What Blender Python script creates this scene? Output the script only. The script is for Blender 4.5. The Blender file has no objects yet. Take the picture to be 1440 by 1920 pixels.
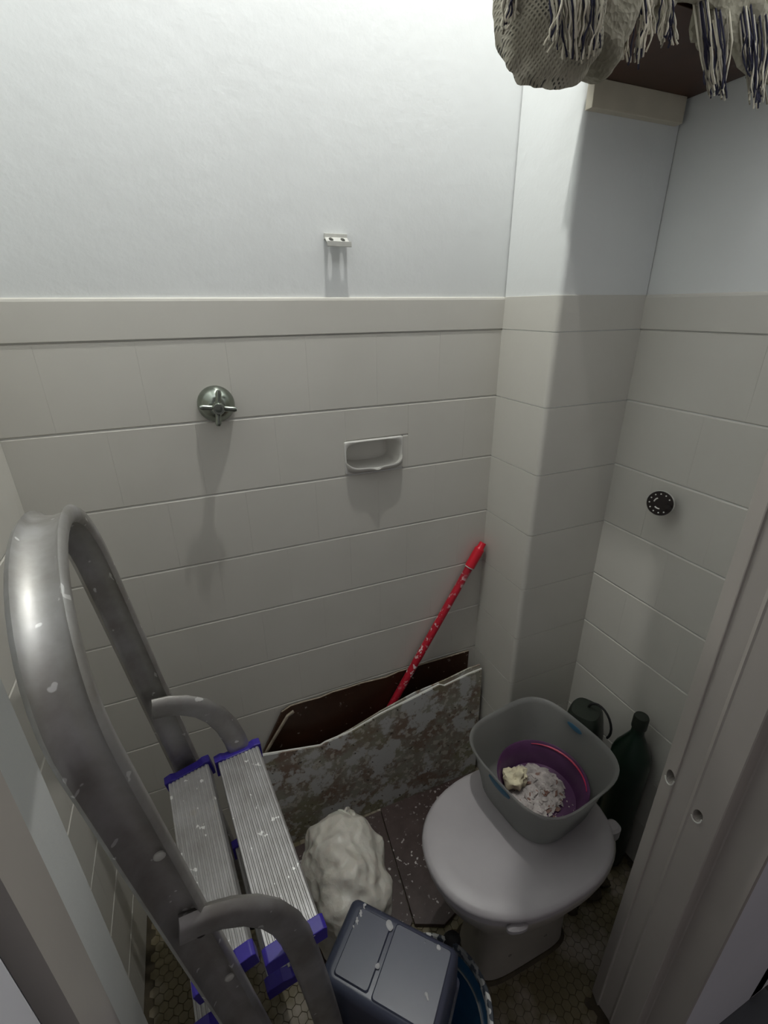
import bpy, bmesh, math, random
from mathutils import Vector, Matrix, noise
random.seed(7)
PI = math.pi
COL = bpy.context.scene.collection
SC = bpy.context.scene

# ------------------------------------------------------------------ camera, world, light, exposure
CAM_H = 1.417                       # eye height; floor of the closet is z = 0, back wall tiles at y = D
F_PX = 885.0                        # focal length in pixels of the 1440 x 1920 frame
RX = Vector((0.92142691, -0.16220571, 0.35307471))     # rows: world axes seen in image axes
RY = Vector((-0.38844763, -0.36352475, 0.84673384))
RZ = Vector((-0.00899367, -0.91735438, -0.39796992))
cam_d = bpy.data.cameras.new('camera')
cam_d.sensor_fit = 'AUTO'; cam_d.sensor_width = 36.0
cam_d.lens = F_PX / 1920.0 * 36.0
cam_d.clip_start = 0.01
cam = bpy.data.objects.new('camera', cam_d); COL.objects.link(cam)
R = Matrix(((RX[0], -RX[1], -RX[2]), (RY[0], -RY[1], -RY[2]), (RZ[0], -RZ[1], -RZ[2])))
cam.matrix_world = Matrix.Translation((0, 0, CAM_H)) @ R.to_4x4()
SC.camera = cam

def _ray(px, py):
    d = Vector((px - 720, py - 960, F_PX))
    return Vector((RX.dot(d), RY.dot(d), RZ.dot(d)))
def at_z(px, py, z):
    r = _ray(px, py); return Vector((0, 0, CAM_H)) + r * ((z - CAM_H) / r.z)
def at_y(px, py, y):
    r = _ray(px, py); return Vector((0, 0, CAM_H)) + r * (y / r.y)
def at_x(px, py, x):
    r = _ray(px, py); return Vector((0, 0, CAM_H)) + r * (x / r.x)

world = bpy.data.worlds.new('world'); SC.world = world
world.use_nodes = True
wb = world.node_tree.nodes['Background']
wb.inputs[0].default_value = (1.0, 0.94, 0.95, 1); wb.inputs[1].default_value = 0.115   # dim hallway light

# the closet's own ceiling lamp, above the frame (its light falls down the walls and throws the fixtures' long shadows)
bulb = bpy.data.lights.new('ceiling_lamp_offscreen', 'SPOT')
bulb.energy = 24.0; bulb.shadow_soft_size = 0.018; bulb.color = (1.0, 0.995, 0.955)
bulb.spot_size = math.radians(172); bulb.spot_blend = 0.15
bo = bpy.data.objects.new('ceiling_lamp_offscreen', bulb); bo.location = (0.34, 0.715, 2.62); COL.objects.link(bo)

SC.view_settings.view_transform = 'Standard'
SC.view_settings.look = 'None'
SC.view_settings.gamma = 1.0
SC.view_settings.use_curve_mapping = False
SC.view_settings.exposure = 0.52

# ------------------------------------------------------------------ materials
class NT:
    def __init__(s, name):
        s.m = bpy.data.materials.new(name); s.m.use_nodes = True
        s.t = s.m.node_tree; s.b = s.t.nodes['Principled BSDF']
        g = s.t.nodes.new('ShaderNodeNewGeometry'); s.pos = g.outputs['Position']
    def n(s, typ, **kw):
        x = s.t.nodes.new(typ)
        for k, v in kw.items(): setattr(x, k, v)
        return x
    def link(s, a, b): s.t.links.new(a, b)
    def noise(s, scale, detail=3, rough=0.55, vec=None, stretch=None):
        x = s.n('ShaderNodeTexNoise'); x.inputs['Scale'].default_value = scale
        x.inputs['Detail'].default_value = detail; x.inputs['Roughness'].default_value = rough
        src = vec or s.pos
        if stretch:
            mp = s.n('ShaderNodeMapping'); mp.inputs['Scale'].default_value = stretch
            s.link(src, mp.inputs['Vector']); src = mp.outputs[0]
        s.link(src, x.inputs['Vector']); return x.outputs['Fac']
    def ramp(s, fac, stops, interp='LINEAR'):
        r = s.n('ShaderNodeValToRGB'); r.color_ramp.interpolation = interp
        e = r.color_ramp.elements
        while len(e) < len(stops): e.new(0.5)
        for q, (p, c) in zip(e, stops):
            q.position = p; q.color = (c, c, c, 1) if isinstance(c, (int, float)) else (*c, 1)
        s.link(fac, r.inputs[0]); return r.outputs[0]
    def mix(s, fac, a, b):
        x = s.n('ShaderNodeMix', data_type='RGBA')
        for sock, v in ((0, fac), (6, a), (7, b)):
            if isinstance(v, bpy.types.NodeSocket): s.link(v, x.inputs[sock])
            elif sock == 0: x.inputs[0].default_value = v
            else: x.inputs[sock].default_value = (*v, 1)
        return x.outputs[2]
    def col(s, c):
        if isinstance(c, bpy.types.NodeSocket): s.link(c, s.b.inputs['Base Color'])
        else: s.b.inputs['Base Color'].default_value = (*c, 1)
    def rough(s, r):
        if isinstance(r, bpy.types.NodeSocket): s.link(r, s.b.inputs['Roughness'])
        else: s.b.inputs['Roughness'].default_value = r
    def bump(s, h, strength=0.3, dist=0.002):
        b = s.n('ShaderNodeBump'); b.inputs['Strength'].default_value = strength
        b.inputs['Distance'].default_value = dist
        s.link(h, b.inputs['Height']); s.link(b.outputs[0], s.b.inputs['Normal'])

def plain(name, c, rough=0.5, metal=0.0, vary=0.0, vscale=20, bump=0.0, bscale=80):
    m = NT(name); m.rough(rough); m.b.inputs['Metallic'].default_value = metal
    if vary:
        f = m.noise(vscale, 4)
        m.col(m.mix(m.ramp(f, [(0.3, 0.0), (0.7, 1.0)]), tuple(x * (1 - vary) for x in c), tuple(min(1, x * (1 + vary * .6)) for x in c)))
    else: m.col(c)
    if bump: m.bump(m.noise(bscale, 3), bump)
    return m.m

def splat(name, base, spots, amount=0.62, scale=60, base2=None, rough=0.5, metal=0.0, soft=0.03, patch=4.0, amount2=None):
    """base colour with splashes and smears of paint on it"""
    m = NT(name); m.rough(rough); m.b.inputs['Metallic'].default_value = metal
    b = base
    if base2: b = m.mix(m.ramp(m.noise(patch, 5, 0.7), [(0.38, 0.0), (0.62, 1.0)]), base, base2)
    f1 = m.ramp(m.noise(scale, 2, 0.5), [(amount, 0.0), (amount + soft, 1.0)])
    f2 = m.ramp(m.noise(patch * 1.7, 2), [(0.42, 0.15), (0.6, 1.0)])
    mm = m.n('ShaderNodeMath', operation='MULTIPLY'); m.link(f1, mm.inputs[0]); m.link(f2, mm.inputs[1])
    m.col(m.mix(mm.outputs[0], b, spots)); m.bump(f1, 0.25, 0.001)
    return m.m

def make_plaster():
    m = NT('white_plaster_paint'); f = m.noise(3.0, 4)
    m.col(m.mix(m.ramp(f, [(0.3, 0.0), (0.7, 1.0)]), (0.71, 0.73, 0.72), (0.75, 0.77, 0.76)))
    m.rough(0.55)
    a = m.noise(38, 4, 0.6); m.bump(a, 0.22, 0.004); return m.m
def make_tile():
    m = NT('painted_wall_tile'); f = m.noise(4.0, 4)
    c = m.mix(m.ramp(f, [(0.3, 0.0), (0.7, 1.0)]), (0.60, 0.585, 0.53), (0.64, 0.625, 0.57))
    m.col(c); m.rough(m.ramp(m.noise(9, 3), [(0.3, 0.28), (0.7, 0.42)]))
    m.b.inputs['Specular IOR Level'].default_value = 0.35
    m.bump(m.noise(14, 2), 0.05, 0.004); return m.m
M = {}
M['plaster'] = make_plaster()
M['tile'] = make_tile()
M['grout'] = plain('wall_grout_paint', (0.60, 0.58, 0.52), 0.7, vary=0.2, vscale=30)
M['jamb'] = plain('jamb_enamel', (0.44, 0.41, 0.375), 0.38, vary=0.06, vscale=5, bump=0.05, bscale=40)
M['hallwall'] = plain('hall_wall_paint', (0.70, 0.70, 0.75), 0.5, vary=0.04, vscale=4)
M['black'] = plain('black_rubber', (0.008, 0.008, 0.009), 0.7)
M['rivet'] = plain('blackened_steel_rivet', (0.05, 0.048, 0.045), 0.4, 0.6)
M['alu'] = None
def make_alu():
    m = NT('worn_aluminium'); m.b.inputs['Metallic'].default_value = 0.85
    f = m.noise(14, 5, 0.6)
    c = m.mix(m.ramp(f, [(0.35, 0.0), (0.65, 1.0)]), (0.34, 0.325, 0.30), (0.47, 0.465, 0.46))
    g = m.ramp(m.noise(45, 2), [(0.68, 0.0), (0.70, 1.0)])
    m.col(m.mix(g, c, (0.75, 0.75, 0.74)))
    m.rough(m.ramp(m.noise(22, 4), [(0.3, 0.42), (0.7, 0.60)])); m.bump(m.noise(120, 2), 0.06, 0.001); return m.m
M['alu'] = make_alu()
def make_tread():
    m = NT('tread_aluminium'); m.b.inputs['Metallic'].default_value = 0.6
    f = m.noise(18, 5, 0.65)
    c = m.mix(m.ramp(f, [(0.3, 0.0), (0.7, 1.0)]), (0.33, 0.32, 0.31), (0.46, 0.455, 0.455))
    g = m.ramp(m.noise(60, 2), [(0.67, 0.0), (0.69, 1.0)])
    c2 = m.mix(g, c, (0.82, 0.82, 0.8))
    st = m.ramp(m.noise(9, 3), [(0.66, 0.0), (0.74, 0.6)])
    m.col(m.mix(st, c2, (0.30, 0.24, 0.14)))
    m.rough(0.45); m.bump(m.noise(200, 2), 0.1, 0.001); return m.m
M['tread'] = make_tread()
M['blue_plastic'] = plain('violet_blue_plastic', (0.035, 0.020, 0.28), 0.38, vary=0.1)
M['chrome'] = plain('dull_chrome', (0.30, 0.33, 0.29), 0.22, 1.0, vary=0.15, vscale=60)
M['steel_paint'] = plain('painted_steel', (0.52, 0.52, 0.48), 0.45, vary=0.1, vscale=80)
M['ceramic'] = plain('glazed_ceramic', (0.66, 0.65, 0.61), 0.2, vary=0.06, vscale=12)
M['toilet'] = plain('dusty_toilet_ceramic', (0.34, 0.32, 0.285), 0.32, vary=0.14, vscale=9)
M['lid'] = plain('dusty_toilet_lid', (0.37, 0.352, 0.36), 0.42, vary=0.07, vscale=10)
M['wood_dark'] = splat('dark_brown_board', (0.035, 0.013, 0.006), (0.5, 0.46, 0.40), 0.70, 70, (0.055, 0.022, 0.010), 0.4)
M['edge_wood'] = plain('pale_board_edge', (0.34, 0.29, 0.22), 0.7, vary=0.3, vscale=60)
M['shelfwood'] = plain('reddish_brown_wood', (0.060, 0.022, 0.011), 0.45, vary=0.25, vscale=14)
def make_grey():
    m = NT('paint_splattered_board'); m.rough(0.5)
    b = m.mix(m.ramp(m.noise(10, 6, 0.7), [(0.42, 0.0), (0.58, 1.0)]), (0.26, 0.185, 0.145), (0.36, 0.345, 0.285))
    b = m.mix(m.ramp(m.noise(6, 3, 0.6), [(0.52, 0.0), (0.62, 0.8)]), b, (0.30, 0.29, 0.185))
    f0 = m.ramp(m.noise(55, 3, 0.5), [(0.55, 0.0), (0.60, 0.9)])
    b = m.mix(f0, b, (0.56, 0.535, 0.47))
    f1 = m.ramp(m.noise(15, 6, 0.66), [(0.52, 0.0), (0.57, 1.0)])
    b = m.mix(f1, b, (0.60, 0.60, 0.59))
    f2 = m.ramp(m.noise(90, 2, 0.5), [(0.68, 0.0), (0.71, 1.0)])
    m.col(m.mix(f2, b, (0.09, 0.075, 0.06))); m.bump(f1, 0.2, 0.001); return m.m
M['splat_grey'] = make_grey()
M['splat_brown'] = splat('splattered_brown_board', (0.040, 0.024, 0.021), (0.52, 0.49, 0.46), 0.635, 80, (0.075, 0.052, 0.047), 0.38, patch=6)
M['red'] = splat('red_paint_stick', (0.50, 0.012, 0.030), (0.75, 0.62, 0.62), 0.58, 90, (0.33, 0.010, 0.025), 0.32, patch=9)
M['red_end'] = plain('red_plastic_grip', (0.62, 0.012, 0.030), 0.35)
M['bag'] = None
def make_bag():
    m = NT('white_plastic_bag'); m.rough(0.42)
    f = m.noise(16, 4)
    m.col(m.mix(m.ramp(f, [(0.3, 0.0), (0.7, 1.0)]), (0.54, 0.515, 0.45), (0.65, 0.625, 0.565)))
    m.b.inputs['Subsurface Weight'].default_value = 0.1
    v = m.n('ShaderNodeTexVoronoi'); v.inputs['Scale'].default_value = 42; m.link(m.pos, v.inputs['Vector'])
    m.bump(m.mix(0.5, m.noise(20, 4, 0.6), v.outputs['Distance']), 0.6, 0.010); return m.m
M['bag'] = make_bag()
M['tub'] = splat('dark_slate_plastic', (0.052, 0.056, 0.088), (0.30, 0.30, 0.33), 0.74, 40, (0.043, 0.052, 0.080), 0.30, soft=0.02, patch=5)
M['bucket_blue'] = plain('blue_bucket_plastic', (0.018, 0.11, 0.24), 0.35, vary=0.3, vscale=18)
M['bucket_rim'] = splat('splattered_bucket_rim', (0.05, 0.06, 0.075), (0.62, 0.62, 0.60), 0.50, 70, None, 0.45)
M['wire'] = plain('galvanised_wire', (0.45, 0.45, 0.44), 0.4, 0.8)
def make_clear():
    m = NT('frosted_plastic'); m.col((0.38, 0.38, 0.37)); m.rough(0.38)
    m.b.inputs['Transmission Weight'].default_value = 0.0
    t = m.n('ShaderNodeBsdfTranslucent'); t.inputs[0].default_value = (0.46, 0.465, 0.455, 1)
    p = m.n('ShaderNodeBsdfTransparent'); p.inputs[0].default_value = (0.80, 0.81, 0.80, 1)
    x = m.n('ShaderNodeMixShader'); x.inputs[0].default_value = 0.45
    m.link(m.b.outputs[0], x.inputs[1]); m.link(t.outputs[0], x.inputs[2])
    y = m.n('ShaderNodeMixShader'); y.inputs[0].default_value = 0.38
    m.link(x.outputs[0], y.inputs[1]); m.link(p.outputs[0], y.inputs[2])
    m.link(y.outputs[0], m.t.nodes['Material Output'].inputs[0]); return m.m
M['clear'] = make_clear()
M['grip_blue'] = plain('teal_blue_grip', (0.035, 0.115, 0.19), 0.5)
M['pot'] = plain('purple_pot_plastic', (0.090, 0.035, 0.095), 0.35, vary=0.2, vscale=30)
M['pot_red'] = plain('pink_red_rim_stain', (0.50, 0.022, 0.080), 0.35, vary=0.3, vscale=40)
M['flake'] = plain('old_paint_flake', (0.42, 0.38, 0.36), 0.6, vary=0.4, vscale=70)
M['flake_brown'] = plain('brown_paint_flake', (0.20, 0.11, 0.085), 0.6)
M['foam'] = plain('yellowed_foam', (0.66, 0.60, 0.42), 0.8, vary=0.2, vscale=50, bump=0.5, bscale=90)
M['green'] = plain('dark_green_bottle', (0.010, 0.026, 0.016), 0.28, vary=0.3, vscale=20)
M['green2'] = plain('dark_olive_plastic', (0.016, 0.022, 0.016), 0.4, vary=0.3, vscale=20)
M['knob'] = plain('black_valve_plate', (0.010, 0.005, 0.004), 0.45)
M['white'] = plain('white_dot_paint', (0.75, 0.75, 0.70), 0.5)
M['cleat'] = plain('cream_painted_cleat', (0.62, 0.57, 0.46), 0.5, vary=0.06)
M['drip'] = plain('dried_grey_paint', (0.42, 0.42, 0.43), 0.5)
M['hex'] = None
def make_hex():
    m = NT('stained_floor_tile'); m.rough(0.45)
    f = m.noise(7.0, 4, 0.6)
    d = m.ramp(f, [(0.46, 0.0), (0.66, 1.0)])
    r = m.noise(30, 3)
    a = m.mix(r, (0.105, 0.085, 0.040), (0.150, 0.125, 0.065))
    b = m.mix(r, (0.29, 0.255, 0.205), (0.37, 0.325, 0.275))
    m.col(m.mix(d, a, b)); return m.m
M['hex'] = make_hex()
M['grime'] = plain('dirty_floor_grout', (0.055, 0.043, 0.024), 0.8, vary=0.4, vscale=30)
M['hallfloor'] = None
def make_hallfloor():
    m = NT('dark_hall_floor'); m.rough(0.35)
    b = m.n('ShaderNodeTexBrick'); m.link(m.pos, b.inputs['Vector'])
    b.inputs['Scale'].default_value = 4.0; b.offset = 0.0; b.inputs['Brick Width'].default_value = 1.0
    b.inputs['Row Height'].default_value = 1.0; b.inputs['Mortar Size'].default_value = 0.02
    b.inputs['Color1'].default_value = (0.07, 0.09, 0.105, 1); b.inputs['Color2'].default_value = (0.11, 0.065, 0.055, 1)
    b.inputs['Mortar'].default_value = (0.02, 0.016, 0.012, 1)
    m.link(b.outputs[0], m.b.inputs['Base Color']); return m.m
M['hallfloor'] = make_hallfloor()
def make_cloth(name, a, b, sc):
    m = NT(name); m.rough(0.9)
    w = m.n('ShaderNodeTexVoronoi'); w.inputs['Scale'].default_value = sc; m.link(m.pos, w.inputs['Vector'])
    f = m.noise(18, 3)
    c = m.mix(m.ramp(f, [(0.35, 0.0), (0.65, 1.0)]), a, b)
    m.col(c); m.bump(w.outputs['Distance'], 0.6, 0.004); return m.m
M['cloth'] = make_cloth('cream_woven_cloth', (0.25, 0.235, 0.175), (0.40, 0.375, 0.30), 170)
def make_weave():
    m = NT('open_weave_cloth'); m.rough(0.9)
    hs = []
    for rz in ((0.35, 0.75, 0.5), (-0.3, -0.8, 0.55)):
        tc = m.n('ShaderNodeMapping'); tc.inputs['Rotation'].default_value = rz
        m.link(m.pos, tc.inputs['Vector'])
        v = m.n('ShaderNodeTexWave'); v.inputs['Scale'].default_value = 95; v.inputs['Distortion'].default_value = 2.5
        v.inputs['Detail'].default_value = 1.0; v.inputs['Detail Scale'].default_value = 0.6
        m.link(tc.outputs[0], v.inputs['Vector']); hs.append(v.outputs['Fac'])
    pm = m.n('ShaderNodeMath', operation='MULTIPLY'); m.link(hs[0], pm.inputs[0]); m.link(hs[1], pm.inputs[1])
    h = m.ramp(pm.outputs[0], [(0.42, 0.0), (0.56, 1.0)])
    pn = m.ramp(m.noise(17, 2), [(0.47, 0.0), (0.56, 1.0)])
    mm = m.n('ShaderNodeMath', operation='MULTIPLY'); m.link(h, mm.inputs[0]); m.link(pn, mm.inputs[1])
    base = m.mix(m.ramp(m.noise(26, 3), [(0.35, 0.0), (0.65, 1.0)]), (0.32, 0.30, 0.23), (0.46, 0.43, 0.35))
    m.col(m.mix(mm.outputs[0], base, (0.06, 0.06, 0.055))); m.bump(pm.outputs[0], 0.5, 0.003)
    return m.m
M['weave'] = make_weave()
M['yarn_cream'] = plain('cream_yarn', (0.74, 0.70, 0.57), 0.9)
M['yarn_dark'] = plain('navy_yarn', (0.030, 0.030, 0.060), 0.9)
M['yarn_grey'] = plain('grey_brown_yarn', (0.27, 0.25, 0.20), 0.9)

# ------------------------------------------------------------------ geometry helpers
def obj(name, V, F, mat, parent=None, smooth=False, mi=None, bevel=0.0, seg=2, angle=None):
    me = bpy.data.meshes.new(name)
    me.from_pydata([tuple(v) for v in V], [], F)
    mats = mat if isinstance(mat, (list, tuple)) else [mat]
    for m in mats: me.materials.append(m)
    if mi:
        for p, i in zip(me.polygons, mi): p.material_index = i
    bm = bmesh.new(); bm.from_mesh(me)
    if bevel:
        es = [e for e in bm.edges if len(e.link_faces) == 2 and e.calc_face_angle(0) > 0.5]
        bmesh.ops.bevel(bm, geom=es, offset=bevel, segments=seg, profile=0.5, affect='EDGES')
    bmesh.ops.recalc_face_normals(bm, faces=bm.faces)
    bm.to_mesh(me); bm.free()
    if smooth:
        for p in me.polygons: p.use_smooth = True
        try: me.set_sharp_from_angle(angle=angle or 0.7)
        except Exception: pass
    o = bpy.data.objects.new(name, me); COL.objects.link(o)
    if parent:
        o.parent = parent; o.matrix_parent_inverse = parent.matrix_basis.inverted()
    return o

def tag(o, label, cat, group=None):
    o['label'] = label; o['category'] = cat
    if group: o['group'] = group
    return o
def struct(o): o['kind'] = 'structure'; return o
def thing(name, loc, label, cat, group=None):
    o = bpy.data.objects.new(name, None); COL.objects.link(o); o.location = loc
    o.empty_display_size = 0.05
    return tag(o, label, cat, group)

def box(x0, x1, y0, y1, z0, z1):
    V = [(x, y, z) for z in (z0, z1) for y in (y0, y1) for x in (x0, x1)]
    F = [(0, 2, 3, 1), (4, 5, 7, 6), (0, 1, 5, 4), (2, 6, 7, 3), (0, 4, 6, 2), (1, 3, 7, 5)]
    return V, F
def join(*parts):
    V, F = [], []
    for v, f in parts:
        n = len(V); V += list(v); F += [tuple(i + n for i in q) for q in f]
    return V, F
def prism(poly, z0, z1):
    """vertical prism over a plan polygon"""
    n = len(poly)
    V = [(x, y, z0) for x, y in poly] + [(x, y, z1) for x, y in poly]
    F = [tuple(range(n))[::-1], tuple(range(n, 2 * n))] + [(i, (i + 1) % n, n + (i + 1) % n, n + i) for i in range(n)]
    return V, F
def loft(loops, cap0=True, cap1=True, closed=True):
    n = len(loops[0]); V = [p for l in loops for p in l]; F = []
    for k in range(len(loops) - 1):
        for i in range(n if closed else n - 1):
            j = (i + 1) % n
            F.append((k * n + i, k * n + j, (k + 1) * n + j, (k + 1) * n + i))
    if cap0: F.append(tuple(range(n))[::-1])
    if cap1: F.append(tuple(range((len(loops) - 1) * n, len(loops) * n)))
    return V, F
def frames(pts):
    pts = [Vector(p) for p in pts]; T = []
    for i in range(len(pts)):
        a = pts[max(i - 1, 0)]; b = pts[min(i + 1, len(pts) - 1)]; T.append((b - a).normalized())
    return pts, T
def tube(pts, r, n=8, caps=True):
    pts, T = frames(pts); up = Vector((0, 0, 1))
    if abs(T[0].dot(up)) > 0.9: up = Vector((1, 0, 0))
    N = (up - T[0] * up.dot(T[0])).normalized(); loops = []
    for i, (p, t) in enumerate(zip(pts, T)):
        N = (N - t * N.dot(t)).normalized(); B = t.cross(N)
        rr = r[i] if isinstance(r, (list, tuple)) else r
        loops.append([p + (N * math.cos(2 * PI * k / n) + B * math.sin(2 * PI * k / n)) * rr for k in range(n)])
    return loft(loops, caps, caps)
def sweep(pts, prof, side):
    """sweep a closed 2-D profile; its first axis lies along `side`, its second along side x tangent"""
    pts, T = frames(pts); loops = []
    for p, t in zip(pts, T):
        s = Vector(side); s = (s - t * s.dot(t)).normalized(); q = s.cross(t)
        loops.append([p + s * a + q * b for a, b in prof])
    return loft(loops)
def lathe(prof, n=32, M4=None, cap0=False, cap1=False):
    loops = [[Vector((r * math.cos(2 * PI * k / n), r * math.sin(2 * PI * k / n), z)) for k in range(n)] for r, z in prof]
    V, F = loft(loops, cap0, cap1)
    if M4: V = [M4 @ v for v in V]
    return V, F
def sup(cx, cy, a, b, z, e=2.0, n=40, rot=0.0):
    out = []
    for k in range(n):
        t = 2 * PI * k / n; c, s = math.cos(t), math.sin(t)
        x = a * math.copysign(abs(c) ** (2 / e), c); y = b * math.copysign(abs(s) ** (2 / e), s)
        out.append(Vector((cx + x * math.cos(rot) - y * math.sin(rot), cy + x * math.sin(rot) + y * math.cos(rot), z)))
    return out
def blob(c, rad, seg=28, rings=18, e=1.0, amp=0.0, freq=8.0, seed=0.0, fn=None):
    V, F = [], []
    for i in range(rings + 1):
        ph = PI * i / rings - PI / 2
        for k in range(seg):
            th = 2 * PI * k / seg
            d = [math.cos(ph) * math.cos(th), math.cos(ph) * math.sin(th), math.sin(ph)]
            d = [math.copysign(abs(q) ** e, q) for q in d]
            p = Vector((d[0] * rad[0], d[1] * rad[1], d[2] * rad[2]))
            if amp:
                w = p.normalized() if p.length else Vector((0, 0, 1))
                p += w * amp * noise.fractal(Vector(p) * freq + Vector((seed, seed * .7, 0)), 0.9, 2.1, 3)
            p = Vector(c) + p
            if fn: p = fn(p)
            V.append(p)
    for i in range(rings):
        for k in range(seg):
            j = (k + 1) % seg
            F.append((i * seg + k, i * seg + j, (i + 1) * seg + j, (i + 1) * seg + k))
    return V, F

def drill(target, V, F):
    """cut a real hole: subtract the closed shape V, F from the object's mesh"""
    c = obj('cutter', V, F, target.data.materials[0])
    md = target.modifiers.new('cut', 'BOOLEAN'); md.operation = 'DIFFERENCE'; md.solver = 'EXACT'; md.object = c
    bpy.context.view_layer.update()
    dg = bpy.context.evaluated_depsgraph_get()
    me = bpy.data.meshes.new_from_object(target.evaluated_get(dg))
    target.modifiers.clear(); old = target.data; target.data = me; me.name = old.name
    bpy.data.objects.remove(c)
# ------------------------------------------------------------------ room dimensions
D = 0.975; T = 0.152
XL, XR = -0.298, 0.940
CX, CY = 0.707, 0.796                 # boxed-in corner column
YF, YO = 0.325, 0.179                 # room face and hall face of the door wall
ZC = 1.368; ZT = 1.4365; CEIL = 2.64
DISH = (0.311, 0.456, 1.0665, 1.1445) # soap dish opening in the back wall

# ------------------------------------------------------------------ shell
E1 = 0.0022
wall_back = struct(obj('wall_back', *join(
    box(XL - .1, DISH[0], D + E1, D + .14, 0, ZT - .004), box(DISH[1], XR + .1, D + E1, D + .14, 0, ZT - .004),
    box(DISH[0], DISH[1], D + E1, D + .14, 0, DISH[2]), box(DISH[0], DISH[1], D + E1, D + .14, DISH[3], ZT - .004),
    box(XL - .1, XR + .1, D + .004, D + .14, ZT - .004, CEIL)), M['plaster']))
YLF = 0.60                           # the left wall's tiles end here at a rounded plaster edge
wall_left = struct(obj('wall_left', *join(
    box(XL - .12, XL - E1, YLF - .01, D + .0021, 0, ZT - .004), box(XL - .12, XL - .004, YO, D + .003, ZT - .004, CEIL),
    prism([(XL - .12, YO), (XL + .046, YO), (XL + .046, YLF - .030), (XL + .045, YLF - .022), (XL + .040, YLF - .012), (XL + .030, YLF - .004), (XL + .018, YLF), (XL - .12, YLF)], 0, ZT - .004)),
    M['plaster'], smooth=True, angle=0.6))
wall_right = struct(obj('wall_right', *join(
    box(XR + E1, XR + .12, YO, D + .0021, 0, ZT - .004), box(XR + .003, XR + .12, YO, D + .003, ZT - .004, CEIL)), M['plaster']))
def column_profile(off, back=True):
    r = 0.011; x0, y0 = CX + off, CY + off
    pts = [(x0, D + .001), (x0, y0 + r + .004)]
    for k in range(7):
        a = PI + PI / 2 * k / 6
        pts.append((x0 + r + r * math.cos(a), y0 + r + r * math.sin(a)))
    pts += [(x0 + r + .004, y0), (XR + .001, y0)]
    return pts
wall_column = struct(obj('wall_column', *join(
    prism(column_profile(.0018) + [(XR + .001, D + .001)], 0, ZT - .004),
    prism(column_profile(.003) + [(XR + .001, D + .001)], ZT - .004, CEIL)), M['plaster'], smooth=True, angle=0.5))
ceiling = struct(obj('ceiling', *box(XL - .12, XR + .12, YO, D + .14, CEIL, CEIL + .06), M['plaster']))
XJL, XJR = -0.165, 0.63               # the door opening
wall_front = struct(obj('wall_front', *join(
    box(XL - .2, XJL - .02, .2755, YF, 0, CEIL), box(XL - .2, XJL - .045, YO, .2505, 0, CEIL), box(XL - .2, XL - .02, .2505, .2755, 0, CEIL), box(XL - .02, XJL - .02, YO, .2755, 2.06, CEIL), box(XJR + .03, XR + .045, YO, YF, 0, CEIL), box(XJL - .02, XJR + .03, YO, YF, 2.06, CEIL)), M['hallwall']))
trim_1 = struct(obj('trim_1', *prism([
    (0.6330, .3262), (0.6320, .3260), (0.6250, .3045), (0.6254, .3030), (0.6285, .3020), (0.6292, .2765), (0.6268, .2715), (0.6285, .2690), (0.6310, .2315), (0.6325, .2300),
    (0.6560, .2285), (0.6580, .2265), (0.6590, .1960), (0.6590, .1785), (0.6700, .1785), (0.6700, .3262)], 0, 2.06),
    M['jamb'], smooth=True, angle=0.45))
trim_2 = struct(obj('trim_2', *prism([(XJL, .326), (XJL + .003, .322), (XJL + .002, .275), (XJL - .019, .275), (XJL - .019, .326)], 0, 2.06), M['jamb']))
door = obj('door_1', *join(box(XJL - .040, XJL - .002, -.50, .251, 0.012, 2.04)), M['hallwall'], bevel=.003); struct(door)
# two latch holes worn through the jamb enamel
for (hx, hy), rr in (((1257, 1457), .0115), ((1307, 1530), .0095)):
    xx = 0.6268 if hx < 1300 else 0.6272
    p = at_x(hx, hy, xx)
    ax = Matrix.Rotation(-0.25 if hx < 1300 else 0.0, 4, 'Z')
    drill(trim_1, *loft([[p + Vector((dx, rr * .75 * math.cos(2 * PI * k / 16), rr * 1.15 * math.sin(2 * PI * k / 16))) for k in range(16)] for dx in (-.012, .036)]))
    V, F = tube([p + ax @ Vector((-.0015, rr * .8 * math.cos(a), rr * 1.22 * math.sin(a))) for a in [PI * .95 + PI * .9 * k / 8 for k in range(9)]], .0011, 5)
    obj('chipped_enamel', V, F, M['white'], trim_1, True)

# ------------------------------------------------------------------ wall tiles, each a piece of its wall
_tile_cache = {}
def tile_mesh(w, h, cap=False):
    key = (round(w, 4), round(h, 4), cap)
    if key in _tile_cache: return _tile_cache[key]
    t = .0032; bw = .0001; bh = .0024; a, b = w / 2, h / 2
    bb = min(bh, b * .4); ba = min(bw, a * .4)
    def ring(ex, ez, y): return [(-ex, y, -ez), (ex, y, -ez), (ex, y, ez), (-ex, y, ez)]
    if cap:
        prof = [(-b, .0032), (-b, -.0006), (-b + .0014, -.0020), (b - .006, -.0032), (b - .0022, -.0022), (b, .0006), (b, .0060)]
        V = [(s * a, y, z) for s in (-1, 1) for z, y in prof]; n = len(prof)
        F = [(i, i + 1, n + i + 1, n + i) for i in range(n - 1)] + [tuple(range(n)), tuple(range(n, 2 * n))]
    else:
        V = ring(a, b, t) + ring(a, b, .0019) + ring(a - ba, b - bb, 0)
        F = [(8, 9, 10, 11)]
        for k in (0, 4):
            for i in range(4): F.append((k + i, k + (i + 1) % 4, k + 4 + (i + 1) % 4, k + 4 + i))
    me = bpy.data.meshes.new('tile'); me.from_pydata(V, [], F); me.materials.append(M['tile'])
    bm = bmesh.new(); bm.from_mesh(me); bmesh.ops.recalc_face_normals(bm, faces=bm.faces); bm.to_mesh(me); bm.free()
    _tile_cache[key] = me; return me
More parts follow.
